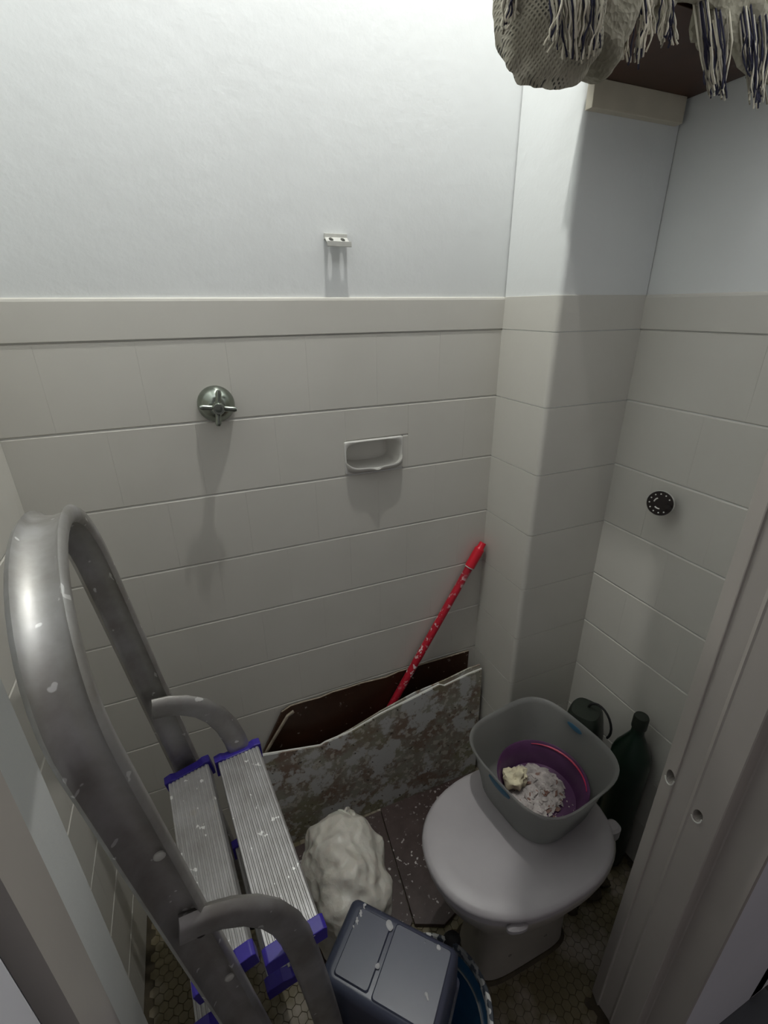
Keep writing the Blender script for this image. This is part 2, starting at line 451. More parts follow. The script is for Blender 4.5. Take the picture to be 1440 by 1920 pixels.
def lay(parent, rot, org, s0, s1, phase, skip=None, cap_phase=0.0):
    """rows of tiles between s0 and s1 along the wall; running bond"""
    rows = [(ZC - T * (k + 1), ZC - T * k, False) for k in range(9)] + [(ZC, ZT, True)]
    mrot = Matrix.Rotation(rot, 4, 'Z')
    for k, (z0, z1, cap) in enumerate(rows):
        off = cap_phase if cap else phase + (T / 2 if k % 2 else 0)
        cuts = [s0]; c = off + math.floor((s0 - off) / T) * T
        while c < s1 - .012:
            if c > s0 + .012: cuts.append(c)
            c += T
        cuts.append(s1)
        for a, b in zip(cuts[:-1], cuts[1:]):
            zz0, zz1 = z0, z1
            pieces = [(a, b, z0, z1)]
            if skip and k == 1 and a < (skip[0] + skip[1]) / 2 < b:
                pieces = [(a, b, skip[3], z1)]
                if skip[0] - a > .003: pieces.append((a, skip[0], z0, skip[3]))
                if b - skip[1] > .003: pieces.append((skip[1], b, z0, skip[3]))
            for (p, q, zz0, zz1) in pieces:
                gv = .0; gh = .0012
                me = tile_mesh(q - p - gv, zz1 - zz0 - (gh if not cap else .0008), cap)
                o = bpy.data.objects.new('tile', me); COL.objects.link(o); o.parent = parent
                l = mrot @ Vector(((p + q) / 2, random.uniform(-.00012, .00012), 0)); l.z = (zz0 + zz1) / 2
                o.location = Vector(org) + l
                o.rotation_euler = (random.uniform(-.0028, .0018), 0, rot)
lay(wall_back, 0.0, (0, D, 0), XL, CX, 0.393 - 6 * T, skip=DISH, cap_phase=0.009)
lay(wall_left, PI / 2, (XL, 0, 0), YLF + .001, D, D - .1 - 8 * T, cap_phase=D - .1)
lay(wall_right, -PI / 2, (XR, 0, 0), -CY, -YF, -CY + .11, cap_phase=-CY + .03)
for k in range(10):
    z0, z1 = (ZC - T * (k + 1), ZC - T * k) if k < 9 else (ZC, ZT)
    pr = column_profile(0.0); pi = column_profile(.0026); g = .0005
    lo = lambda P, z: [Vector((x, y, z)) for x, y in P]
    V, F = loft([lo(pi, z0 + g), lo(pr, z0 + g + .0006), lo(pr, z1 - g - .0006), lo(pi, z1 - g)], False, False, closed=False)
    obj('tile', V, F, M['tile'], wall_column, True, angle=0.5)

# ------------------------------------------------------------------ floor of small hexagonal tiles
floor = struct(obj('floor', *box(XL - .01, XR + .01, YO, D + .01, -.06, -.0016), M['grime']))
HP = 0.0200; HR = HP / math.sqrt(3) * .965
def hexa(cx, cy, z0, z1, r):
    ring = lambda rr, z: [Vector((cx + rr * math.cos(PI / 6 + k * PI / 3), cy + rr * math.sin(PI / 6 + k * PI / 3), z)) for k in range(6)]
    return loft([ring(r, z0), ring(r, z1 - .0007), ring(r * .94, z1)], False, True)
V, F = hexa(0, 0, -.004, 0, HR)
hex_me = bpy.data.meshes.new('hex_tile'); hex_me.from_pydata([tuple(v) for v in V], [], F); hex_me.materials.append(M['hex'])
cells = []
rowh = HP * math.sqrt(3) / 2; r = 0; y = YO + .012
while y < D - .01:
    x = XL + .02 + (HP / 2 if r % 2 else 0)
    while x < XR - .01:
        if not (y < YF and (x < XJL + .02 or x > XJR - .02)): cells.append((x, y))
        x += HP
    y += rowh; r += 1
cells.sort(key=lambda c: (c[0] - .56) ** 2 + (c[1] - .37) ** 2)
for (x, y) in cells[:290]:
    o = bpy.data.objects.new('hex_tile', hex_me); COL.objects.link(o); o.parent = floor
    o.location = (x, y, random.uniform(-.0005, .0002))
V, F = join(*[hexa(x, y, -.004, 0, HR) for x, y in cells[290:]])
hf = obj('hex_tile_field', V, F, M['hex'], floor); hf['kind'] = 'stuff'
floor_hall = struct(obj('floor_hall', *box(-1.6, 2.2, -1.8, YO, -.06, -.001), M['hallfloor']))

# ------------------------------------------------------------------ aluminium step ladder
LO = Vector((-.088, .38, 0)); LW = Vector((-.04, .39, 0)).normalized(); LU = Vector((LW.y, -LW.x, 0))
def L(u, v, z): return LO + LU * u + LW * v + Vector((0, 0, z))
WID = 0.388
def rail_u(z): return .013 - .118 * (z - .6)
ladder = thing('step_ladder', L(.05, WID / 2, 0), 'worn aluminium step ladder with looped handrail, ribbed treads and violet-blue caps', 'ladder')
# one looped rail forms both front stiles and the handrail
R0 = .150; zs = 1.197 - R0
path = [L(rail_u(z), 0, z) for z in (.022, .2, .4, .6, .8, .92, 1.0, zs - .015)]
for k in range(25):
    a = PI * k / 24
    vv = WID / 2 - WID / 2 * math.cos(a); z = zs + R0 * math.sin(a) ** 0.9
    path.append(L(rail_u(z), vv, z))
path += [L(rail_u(z), WID, z) for z in (zs - .015, 1.0, .92, .8, .6, .4, .2, .022)]
w, t = .0245, .0115
prof = [(-w, -t * .6), (-w + .005, -t), (-w + .010, -t * .35), (0, -t * .12), (w - .010, -t * .35), (w - .005, -t), (w, -t * .6),
        (w, t * .6), (w - .005, t), (w - .010, t * .35), (0, t * .12), (-w + .010, t * .35), (-w + .005, t), (-w, t * .6)]
rail = obj('handrail', *sweep(path, prof, LU), M['alu'], ladder, True, angle=0.9)
def disc_at(name, c, axis, r, h, mat, parent, n=14):
    q = Vector(axis).to_track_quat('Z', 'Y').to_matrix().to_4x4()
    V, F = lathe([(r, 0), (r, h * .6), (r * .75, h)], n, Matrix.Translation(c) @ q, True, True)
    return obj(name, V, F, mat, parent, True)
# rear frame: two legs whose tops bend over to the pivots on the rails
for v, s in ((-.008, -1), (WID - .030, 1)):
    pts = [L(*p) for p in [(-.015, v, .772), (.010, v, .768), (.036, v, .757), (.062, v, .737), (.084, v, .708), (.100, v, .672), (.110, v, .632),
           (.119, v, .57), (.131, v, .46), (.142, v, .34), (.152, v, .20), (.162, v, .024)]]
    ow, ot = .021, .0085
    op = [(-ow, 0), (-ow * .8, -ot * .8), (-ow * .3, -ot), (ow * .3, -ot), (ow * .8, -ot * .8), (ow, 0), (ow * .8, ot * .8), (ow * .3, ot), (-ow * .3, ot), (-ow * .8, ot * .8)]
    # profile wide in the plane of the bend
    P2, TT = frames(pts); loops = []
    for p, tt in zip(P2, TT):
        q = tt.cross(LW).normalized()
        loops.append([p + q * a + LW * b for a, b in op])
    obj('rear_leg', *loft(loops), M['alu'], ladder, True, angle=0.9)
    obj('rubber_foot', *tube([L(.1615, v, .032), L(.1635, v, .001)], [.024, .026], 14), M['black'], ladder, True)
    vr = 0 if s < 0 else WID
    obj('rubber_foot', *tube([L(rail_u(.03), vr, .035), L(rail_u(.0), vr, .001)], [.032, .034], 16), M['black'], ladder, True)
    disc_at('rivet', L(rail_u(.765) + .012, vr - .012 if s > 0 else vr - .011, .755), -LW, .0075, .004, M['rivet'], ladder)
for zz in (.905, .63):
    disc_at('rivet', L(rail_u(zz) + .012, -.0085, zz), -LW, .006, .003, M['steel_paint'], ladder)
def tread(u0, u1, v0, v1, z, tilt, name='tread'):
    """ribbed plank: cross-section in u, extruded along v"""
    n = 11; top = []; W = u1 - u0
    for i in range(n):
        a = i / n
        for q, dz in ((.0, -.0016), (.18, 0), (.62, 0), (.80, -.0016)):
            top.append(((a + q / n) * W, dz))
    top.append((W, -.0016))
    sec = [(0, -.030)] + [(0, -.003)] + top[1:-1] + [(W, -.003), (W, -.030), (W - .002, -.030), (W - .002, -.006), (.002, -.006), (.002, -.030)]
    ct, st = math.cos(tilt), math.sin(tilt)
    loops = [[L(u0 + a * ct - b * st, v, z + a * st + b * ct) for a, b in sec] for v in (v0, v1)]
    tr = obj(name, *loft(loops), M['tread'], ladder)
    for v, dv in ((v0, -.016), (v1, .013)):
        cs = [(-.005, -.036), (-.005, .003), (.008, .0055), (.016, .0015), (W - .018, .0015), (W - .008, .0055), (W + .005, .003), (W + .005, -.036)]
        if dv < 0: cs = [(-.004, -.024), (-.005, .001), (0, .004), (W * .3, .004), (W * .5, -.002), (W * .75, .004), (W, .004), (W + .005, .001), (W + .004, -.024)]
        lp = [[L(u0 + a * ct - b * st, vv, z + a * st + b * ct) for a, b in cs] for vv in (v - dv * .3, v + dv)]
        o = obj('end_cap', *loft(lp), M['blue_plastic'], tr, bevel=.0012, seg=2); o['label'] = 'violet-blue plastic end cap'
    return tr
tA = tread(-.022, .054, .028, WID - .028, .587, .17)
tB = tread(.070, .150, .006, WID - .042, .604, 0.02)
tread(-.050, .026, .088, WID - .028, .350, .17)
tread(.068, .146, .080, WID - .060, .368, .02)
obj('cap_screw', *blob(L(.135, -.006, .606), (.0045, .0045, .003), 10, 6), M['white'], tB, True)

# ------------------------------------------------------------------ toilet
toilet = thing('toilet', (.52, .486, 0), 'dusty pale ceramic toilet with closed lid beside the right-hand tiled wall', 'toilet')
def egg(z, x0, x1, hw, e=2.2, n=44, cy=.486):
    """x0 front, x1 rear (squarer)"""
    cx = x0 + (x1 - x0) * .5; out = []
    for k in range(n):
        a = 2 * PI * k / n; c, s = math.cos(a), math.sin(a)
        ee = e if c < 0 else e * 1.25
        out.append(Vector((cx + (x1 - x0) / 2 * math.copysign(abs(c) ** (2 / ee), c), cy + hw * math.copysign(abs(s) ** (2 / ee), s), z)))
    return out
bowl = obj('bowl', *loft([egg(0, .402, .650, .064, 4), egg(.03, .404, .648, .062, 4), egg(.10, .410, .652, .060, 3.4), egg(.17, .405, .68, .068, 3), egg(.22, .382, .69, .086, 2.6),
    egg(.28, .345, .70, .112, 2.3), egg(.33, .318, .705, .130, 2.2), egg(.365, .305, .708, .138, 2.2), egg(.384, .303, .708, .139, 2.2), egg(.388, .308, .703, .134, 2.2)]), M['toilet'], toilet, True, angle=1.2)
for hx, hy in ((1023, 1755), (957, 1793)):
    p = at_y(hx, hy, .425)
    drill(bowl, *loft([[Vector((p.x + .0046 * math.cos(2 * PI * k / 12), yy_, p.z + .0046 * math.sin(2 * PI * k / 12))) for k in range(12)] for yy_ in (.405, .452)]))
seat = obj('seat', *loft([egg(.388, .299, .690, .141, 2.2), egg(.391, .296, .692, .144, 2.2), egg(.402, .296, .692, .144, 2.2), egg(.405, .300, .690, .140, 2.2)]), M['lid'], toilet, True)
lid = obj('lid', *loft([egg(.406, .300, .688, .142, 2.15), egg(.408, .293, .690, .147, 2.15), egg(.413, .291, .691, .149, 2.15), egg(.419, .294, .690, .146, 2.15),
    egg(.4225, .302, .684, .139, 2.15), egg(.4235, .33, .66, .115, 2.15), egg(.424, .43, .55, .03, 2.1)]), M['lid'], toilet, True, angle=1.2)
for yy in (.486 - .072, .486 + .072):
    obj('hinge', *loft([sup(.686, yy, .017, .015, z, 2.6, 20) for z in (.385, .410)] + [sup(.686, yy, .012, .010, .415, 2.4, 20)]), M['lid'], toilet, True)
obj('lid_bumper', *loft([sup(.398, .353, .020, .008, z, 2.2, 20, -.25) for z in (.390, .398)] + [sup(.398, .354, .014, .005, .402, 2.2, 20, -.25)]), M['lid'], seat, True)
V, F = blob((.66, .408, .012), (.05, .018, .016), 18, 10, 1, .008, 40, 3)
# base sealant and grime line on the floor
obj('sealant', *loft([egg(.0003, .394, .656, .071, 4), egg(.006, .399, .652, .066, 4)]), M['grime'], toilet, True)

# ------------------------------------------------------------------ frosted tub on the lid with a bowl of paint scrapings in it
bx, by, br = .575, .530, math.radians(8)
tubq = thing('plastic_container', (bx, by, .425), 'frosted square plastic container with blue oval grips, standing on the toilet lid', 'container')
def sq(z, h, e=5.0, n=48): return sup(bx, by, h, h, z, e, n, br)
body = loft([sq(.4255, .088, 3.2), sq(.4262, .095, 3.2), sq(.434, .100, 3.3), sq(.49, .110, 3.4), sq(.545, .1225, 3.5), sq(.552, .1275, 3.5), sq(.558, .130, 3.5), sq(.560, .1292, 3.5),
             sq(.558, .1245, 3.5), sq(.550, .1215, 3.5), sq(.49, .1085, 3.4), sq(.436, .0985, 3.3), sq(.4285, .0935, 3.2), sq(.4280, .080, 3.2)])
obj('container_body', *body, M['clear'], tubq, True, angle=1.2)
for s in (-1, 1):
    c = Vector((math.cos(br), math.sin(br), 0)) * s; tn = Vector((-math.sin(br), math.cos(br), 0))
    p0 = Vector((bx, by, .538)) + c * .1215
    V, F = blob((0, 0, 0), (.0030, .030, .0115), 22, 10)
    obj('grip', [p0 + c * v.x + tn * (v.y + (-.004 if s < 0 else .012)) + Vector((0, 0, v.z)) for v in V], F, M['grip_blue'], tubq, True)
pc = Vector((.582, .522, .4287))
pot = thing('plastic_bowl', pc, 'purple plastic bowl with pink-stained rim, inside the frosted container', 'bowl')
prf = [(.0, .0), (.074, .0), (.078, .003), (.086, .030), (.0940, .052), (.0960, .055), (.0945, .056), (.0920, .054), (.083, .030), (.0755, .0045), (.0, .0040)]
V, F = lathe(prf, 44, Matrix.Translation(pc))
obj('bowl_body', V, F, M['pot'], pot, True, angle=1.0)
for a0, a1, rr in ((-.75, 1.15, .0895), (1.9, 2.7, .0930)):
    pts = [pc + Vector((rr * math.cos(a), rr * math.sin(a), .050)) for a in [a0 + (a1 - a0) * k / 14 for k in range(15)]]
    o = obj('rim_stain', *tube(pts, [.0008 + .0018 * math.sin(PI * k / 14) for k in range(15)], 6), M['pot_red'], pot, True); o['label'] = 'pink-red paint stain on the rim'
# scrapings: a shallow heap of broken flakes
random.seed(11)
parts = []; mi = []
V, F = [], []
hc = pc + Vector((-.009, .012, .006))
V, F = blob((hc.x, hc.y, hc.z), (.068, .058, .013), 30, 14, 1, .008, 60, 2)
V = [Vector((v.x, v.y, max(v.z, pc.z + .0045))) for v in V]
parts.append((V, F)); mi += [0] * len(F)
for k in range(330):
    a = random.uniform(0, 2 * PI); q = math.sqrt(random.random()); 
    x = hc.x + q * .070 * math.cos(a); y = hc.y + q * .060 * math.sin(a)
    if k > 295: x = pc.x + random.uniform(-.045, .05); y = pc.y - random.uniform(.0, .062)
    z = pc.z + .007 + .013 * max(0, 1 - q * q) if k <= 295 else pc.z + .0055
    l = random.uniform(.003, .0105) if k <= 295 else random.uniform(.001, .003)
    n = random.choice((4, 5, 6))
    rot = Matrix.Rotation(random.uniform(0, 6.3), 3, 'Z') @ Matrix.Rotation(random.gauss(0, .35), 3, 'X') @ Matrix.Rotation(random.gauss(0, .3), 3, 'Y')
    ring = [Vector((l * random.uniform(.6, 1.1) * math.cos(2 * PI * i / n), l * random.uniform(.4, .8) * math.sin(2 * PI * i / n), 0)) for i in range(n)]
    lo1 = [Vector((x, y, z)) + rot @ p for p in ring]; hi1 = [Vector((x, y, z)) + rot @ (p + Vector((0, 0, .0007))) for p in ring]
    vf = loft([lo1, hi1]); parts.append(vf); mi += [1 if random.random() < .10 else 0] * len(vf[1])
JV, JF = join(*parts)
def inside(v, slack=.003):
    v = Vector(v); d = Vector((v.x - pc.x, v.y - pc.y, 0)); h = max(v.z - pc.z, .0055)
    lim = .0755 + (h - .0045) * .29 - slack
    if d.length > lim: d *= lim / d.length
    return Vector((pc.x + d.x, pc.y + d.y, pc.z + h))
JV = [inside(v) for v in JV]
sc = obj('paint_scrapings', JV, JF, [M['flake'], M['flake_brown']], None, mi=mi)
sc['kind'] = 'stuff'; tag(sc, 'heap of pale broken paint flakes in the purple bowl', 'paint flakes')
fm = at_z(966, 1458, .462)
V, F = blob(fm, (.026, .022, .017), 26, 18, .75, .012, 60, 5)
V = [inside(v) for v in V]
tag(obj('foam_chunk', V, F, M['foam'], None, True, angle=.8), 'yellowish foam chunk lying on the paint flakes', 'foam')
fb = at_z(945, 1487, .447)
tag(obj('wood_shard', *blob(fb, (.008, .016, .006), 10, 8, .6, .003, 90, 4), plain('tan_shard', (.30, .18, .10), .6)), 'small tan brown shard beside the foam chunk', 'shard')

# ------------------------------------------------------------------ things behind the toilet
gb = Vector((.890, .540, 0))
bottle = thing('bottle', gb, 'tall dark green plastic bottle with screw cap against the right-hand wall', 'bottle')
obj('bottle_body', *lathe([(.0, .002), (.040, .002), (.046, .010), (.048, .05), (.045, .20), (.047, .34), (.046, .385), (.041, .402), (.020, .445), (.0150, .458), (.0145, .482), (.0, .482)], 28, Matrix.Translation(gb)), M['green'], bottle, True, angle=1.0)
obj('cap', *lathe([(.0, .478), (.0175, .478), (.0175, .508), (.0155, .512), (.0, .512)], 20, Matrix.Translation(gb)), M['green2'], bottle, True)
jg = Vector((.860, .668, 0))
jug = thing('jug', jg, 'dark olive plastic jug with a thin wire loop, in the corner behind the container', 'jug')
obj('jug_body', *loft([sup(jg.x, jg.y, a, b, z, 3, 24, .5) for a, b, z in ((.050, .045, .001), (.056, .052, .02), (.058, .054, .28), (.056, .052, .345), (.050, .046, .385), (.044, .040, .415), (.038, .034, .425))]), M['green2'], jug, True, angle=.8)
pts = [Vector((jg.x + .012, jg.y - .034 + .040 * math.cos(a), .410 + .048 * math.sin(a))) for a in [-.6 + 4.3 * k / 16 for k in range(17)]]
obj('wire_loop', *tube(pts, .0032, 6), M['black'], jug, True)
for i, (px, py, r3) in enumerate(((1108, 1672, (.030, .022, .018)), (1075, 1700, (.018, .014, .012)), (1128, 1655, (.020, .016, .016)))):
    p = at_z(px, py, .008)
    tag(obj('rubble_lump', *blob((p.x, p.y, r3[2] * .8), r3, 16, 10, .9, .010, 50, i), M['grime'], None, True),
        ('largest dark lump of grime on the floor near the toilet hinge', 'small dark lump of grime on the floor touching the toilet base', 'dark lump of grime on the floor close to the door jamb')[i], 'rubble', 'lumps of grime behind the toilet')

# ------------------------------------------------------------------ boards leaning on the back wall
def plate_xz(name, outline, y_of, th, mat, parent=None, bevel=0):
    """upright sheet: outline in (x, z), its y from y_of(x, z)"""
    fr = [Vector((x, y_of(x, z), z)) for x, z in outline]; bk = [p + Vector((0, th, 0)) for p in fr]
    return obj(name, *loft([fr, bk]), mat, parent, bevel=bevel)
def jag(a, b, n, amp, rnd):
    return [(a[0] + (b[0] - a[0]) * k / n + 0, a[1] + (b[1] - a[1]) * k / n + (rnd.uniform(-amp, amp) if 0 < k < n else 0)) for k in range(n)]
rnd = random.Random(5)
o1 = [(.055, .002), (.672, .002), (.678, .452)] + jag((.678, .452), (.13, .452), 14, .0035, rnd)[1:] + [(.13, .452), (.105, .440), (.045, .325)]
tag(plate_xz('brown_board', o1, lambda x, z: .9625 + .003 * z, .007, [M['wood_dark']]), 'dark glossy brown board leaning on the tiles behind the splattered board', 'board')
bb = bpy.data.objects['brown_board']
edge = [Vector((x, .9625 + .003 * z, z)) for x, z in o1[2:]]
obj('board_edge', *tube([p + Vector((0, .003, .0005)) for p in edge[:-1]], .0022, 5), M['edge_wood'], bb)
obj('strip', *tube([(.045, .959, .318), (.075, .9585, .365), (.118, .9585, .430), (.135, .959, .438)], .0045, 6), M['edge_wood'], bb, True)
yg = lambda x, z: .908 - .010 * (x - .05) / .65 + .012 * (z / .4)
def top_pts(lst): return lst
A = [at_y(px, py, .906) for px, py in ((907, 1257), (880, 1268), (836, 1290), (826, 1288), (780, 1312), (715, 1345), (660, 1378), (612, 1399), (603, 1405), (560, 1413), (500, 1424), (470, 1432))]
o2 = [(.020, .0015), (.693, .0015)] + [(min(p.x, .693), p.z) for p in A]
gp = plate_xz('splattered_board', o2, yg, .006, M['splat_grey'])
tag(gp, 'grey board covered in paint splatter leaning against the back wall', 'board')
obj('board_edge', *tube([Vector((min(p.x, .693), yg(p.x, p.z) + .004, p.z + .0012)) for p in A], .0024, 5), M['white'], gp)
B = [at_y(px, py, .914) for px, py in ((902, 1248), (880, 1256), (836, 1278), (780, 1302), (715, 1338), (660, 1372))]
o3 = [(.10, .0015), (.690, .0015)] + [(min(p.x, .690), p.z) for p in B] + [(.10, .30)]
b3 = plate_xz('thin_sheet', o3, lambda x, z: yg(x, z) + .0075, .0035, M['splat_grey'])
tag(b3, 'thin grey sheet sandwiched directly behind the splattered board', 'sheet')
p = at_y(737, 1381, .902)
for bd in (gp, b3): drill(bd, *loft([[Vector((p.x + .0055 * math.cos(2 * PI * k / 12), yg(p.x, p.z) + dy, p.z + .0065 * math.sin(2 * PI * k / 12))) for k in range(12)] for dy in (-.01, .018)]))
# red broom stick between the boards
sa, sb = Vector((.205, .9400, .012)), Vector((.694, .9600, .822))
dr = (sb - sa).normalized()
stick = thing('broom_handle', sa, 'red paint-flecked broom handle leaning into the tiled corner', 'broom handle')
obj('pole', *tube([sa, sa + dr * .3, sa + dr * .6, sb - dr * .075], .0108, 14), M['red'], stick, True)
obj('grip_sleeve', *tube([sb - dr * .078, sb - dr * .076, sb - dr * .02, sb - dr * .016, sb], [.0112, .0138, .0138, .0100, .0092], 14), M['red_end'], stick, True)
obj('pole_joint', *tube([sb - dr * .0790, sb - dr * .0765], .0128, 14), M['white'], stick, True)
# boards lying flat on the floor
fl = [at_z(702, 1497, .014), at_z(862, 1428, .014), at_z(790, 1716, .014)]
q = [(.352, .895), (.690, .890), (.690, .812), (.640, .640), (.470, .585), (.385, .560), (.318, .590)]
V, F = prism(q, .0015, .014)
tag(obj('brown_floor_board', V, F, M['splat_brown'], bevel=.001), 'dark brown paint-speckled board lying flat on the floor beside the toilet', 'board')
V, F = prism([(.06, .890), (.3500, .893), (.3170, .600), (.27, .56), (.08, .60)], .0015, .009)
tag(obj('under_board', V, F, M['splat_brown'], bevel=.001), 'dark brown board lying flat under the white bag', 'board')

# ------------------------------------------------------------------ white plastic bag
bgc = Vector((.170, .672, .138))
def squash(p): return Vector((p.x + .04 * max(0, p.z - .16), p.y, max(p.z, .0095)))
bag = thing('plastic_bag', (.160, .672, .0095), 'crumpled white plastic bag stuffed full, between ladder and brown board', 'bag')
V, F = blob(bgc, (.100, .132, .140), 90, 60, .80, .020, 13, 4, squash)
obj('bag_body', V, F, M['bag'], bag, True, angle=2.5)
for k in range(4):
    a = .7 + k * .55
    c0 = Vector((.212, .772, .225))
    V, F = blob(c0 + Vector((.018 * math.cos(a * 2), .010 * math.sin(a * 3), .012 * k * .5)), (.022, .007, .016), 14, 10, .9, .008, 40, k)
    m4 = Matrix.Rotation(a, 3, 'Z')
    obj('knot', [c0 + m4 @ (v - c0) for v in V], F, M['bag'], bag, True, angle=2)

# ------------------------------------------------------------------ blue bucket with slate tub on top
bk = Vector((.236, .368, 0))
bucket = thing('bucket', bk, 'blue bucket with paint-crusted rim beside the toilet, under the slate tub', 'bucket')
obj('bucket_body', *lathe([(.0, .002), (.082, .002), (.086, .006), (.107, .235), (.1045, .235), (.083, .010), (.0, .009)], 40, Matrix.Translation(bk)), M['bucket_blue'], bucket, True, angle=.9)
obj('bucket_rim', *lathe([(.1035, .225), (.113, .226), (.1145, .238), (.112, .245), (.1065, .246), (.1030, .240), (.1035, .225)], 44, Matrix.Translation(bk)), M['bucket_rim'], bucket, True, angle=.9)
pts = [bk + Vector((.098 * math.cos(a), .098 * math.sin(a), .190 + .01 * math.sin(a))) for a in [-1.6 + 2.4 * k / 20 for k in range(21)]]
obj('wire_handle', *tube(pts, .0022, 6), M['wire'], bucket, True)
V, F = blob(bk + Vector((.088, .075, .232)), (.020, .016, .020), 16, 10)
obj('handle_lug', V, F, M['black'], bucket, True)
# tub: top face spanned by e1, e2
zt = .375
c00, c10, c01 = at_z(662, 1670, zt), at_z(866, 1774, zt), at_z(610, 1848, zt)
e1 = (c10 - c00); e2 = (c01 - c00); e2 = e2 - e1.normalized() * e2.dot(e1.normalized()); 
ln1, ln2 = e1.length, e2.length * 1.0; e1.normalize(); e2.normalize()
tb = c00 + e1 * ln1 / 2 + e2 * ln2 / 2
tubg = thing('storage_tub', (tb.x, tb.y, .2475), 'upturned slate-grey plastic tub with white paint spots on the blue bucket', 'tub')
def tq(z, a0, a1, b0, b1, r=.012, n=5):
    out = []
    for (ca, cb, s) in ((a1 - r, b1 - r, 0), (a0 + r, b1 - r, 1), (a0 + r, b0 + r, 2), (a1 - r, b0 + r, 3)):
        for k in range(n):
            t = (s + k / (n - 1)) * PI / 2
            p = c00 + e1 * (ca + r * math.cos(t)) + e2 * (cb + r * math.sin(t)); out.append(Vector((p.x, p.y, z)))
    return out
g = .004
obj('tub_body', *loft([tq(.2475, -g, ln1 + g, -g, ln2 + g), tq(.262, -g, ln1 + g, -g, ln2 + g), tq(.263, 0, ln1, 0, ln2), tq(zt - .016, .003, ln1 - .002, .003, ln2 - .002),
    tq(zt - .006, .007, ln1 - .006, .006, ln2 - .006), tq(zt - .001, .014, ln1 - .011, .011, ln2 - .011), tq(zt - .0005, .020, ln1 - .02, .016, ln2 - .016)]), M['tub'], tubg, True, angle=1.0)
zz = zt - .0005; s1 = ln1 * .42
obj('raised_strip', *loft([tq(zz, .026, s1, .018, ln2 - .018, .005), tq(zz + .0035, .028, s1 - .002, .020, ln2 - .020, .005)]), M['tub'], tubg, True, angle=.6)
obj('base_panel', *loft([tq(zz, s1 + .007, ln1 - .013, .014, ln2 - .014, .005), tq(zz + .0025, s1 + .009, ln1 - .015, .016, ln2 - .016, .005)]), M['tub'], tubg, True, angle=.6)
for (px, py, a, b) in ((731, 1735, .0062, .0085), (707, 1811, .0042, .0045), (823, 1776, .0035, .0045), (800, 1868, .003, .006)):
    p = at_z(px, py, zz + .003)
    obj('paint_spot', *blob((p.x, p.y, zz + .0030), (a, b, .0012), 14, 6, 1, .002, 120, px), M['drip'], tubg, True)
V, F = join(*[blob(at_z(683 + 3 * math.sin(k * 2.1) - k * 2.2, 1697 + k * 5, zz + .0035), (.0018 + .0016 * (k % 3 == 0), .0026, .0008), 10, 6, 1, .002, 150, k) for k in range(9)])
obj('paint_smear', V, F, M['drip'], tubg, True)

# ------------------------------------------------------------------ fixtures on the walls
# shower tap
fc = at_y(405, 757, D)
tap = thing('shower_tap', (fc.x, D, fc.z), 'tarnished chrome shower tap with domed flange and cross handle on the tiles', 'tap')
q = Matrix.Translation((fc.x, D - .0002, fc.z)) @ Matrix.Rotation(PI / 2, 4, 'X')
obj('flange', *lathe([(.0345, 0), (.0345, .004), (.0325, .009), (.027, .018), (.018, .025), (.012, .028), (.0, .028)], 36, q), M['chrome'], tap, True, angle=.8)
obj('spindle', *lathe([(.009, .026), (.009, .040), (.0115, .042), (.0115, .057), (.0095, .0595), (.0062, .0595), (.0062, .046), (.0, .046)], 22, q), M['chrome'], tap, True, angle=.7)
for k in range(4):
    a = math.radians(-98 + 90 * k)
    d = Vector((math.cos(a), 0, math.sin(a)))
    c = Vector((fc.x, D - .050, fc.z))
    obj('handle_prong', *tube([c + d * .008, c + d * .018 + Vector((0, .001, 0)), c + d * .028 + Vector((0, -.001, 0)), c + d * .0325 + Vector((0, -.0015, 0))], [.0058, .0050, .0056, .0035], 12), M['chrome'], tap, True)
# shower-curtain style bracket
bc = at_y(629, 452, D + .003)
br_ = thing('wall_bracket', (bc.x, D + .003, bc.z), 'small painted metal bracket with two screw slots on the plain white wall', 'bracket')
def cell(u0, u1, v0, v1, cu, cv, ru, rv, n=16):
    per = []
    for k in range(n):
        a = 2 * PI * k / n; c, s = math.cos(a), math.sin(a); m_ = max(abs(c), abs(s))
        per.append(((u0 + u1) / 2 + (u1 - u0) / 2 * c / m_, (v0 + v1) / 2 + (v1 - v0) / 2 * s / m_))
    return per, [(cu + ru * math.cos(2 * PI * k / n), cv + rv * math.sin(2 * PI * k / n)) for k in range(n)]
BO = Vector((bc.x, D + .003, bc.z + .008)); bu = Vector((1, 0, .0)); bv = Vector((0, -.030, -.020)).normalized(); bn = bu.cross(bv)
parts = []
for s in (-1, 1):
    per, hol = cell(0 if s > 0 else -.022, .022 if s > 0 else 0, 0, .024, s * .0115, .0115, .0044, .0062)
    n = len(per); w3 = lambda P, h: BO + bu * P[0] + bv * P[1] + bn * h
    V = [w3(p, 0) for p in per] + [w3(p, 0) for p in hol] + [w3(p, .0016) for p in per] + [w3(p, .0016) for p in hol]
    F = []
    for i in range(n):
        j = (i + 1) % n
        F += [(i, j, n + j, n + i), (2 * n + i, 3 * n + i, 3 * n + j, 2 * n + j), (i, 2 * n + i, 2 * n + j, j), (n + i, n + j, 3 * n + j, 3 * n + i)]
    parts.append((V, F))
obj('slotted_plate', *join(*parts), M['steel_paint'], br_)
tip = BO + bv * .024
obj('front_lip', *box(tip.x - .0225, tip.x + .0245, tip.y - .0022, tip.y + .0005, tip.z - .006, tip.z + .003), M['steel_paint'], br_, bevel=.0006)
obj('back_flange', *box(BO.x - .0225, BO.x + .0225, D - .0005, D + .0038, BO.z - .006, BO.z + .004), M['steel_paint'], br_, bevel=.0006)
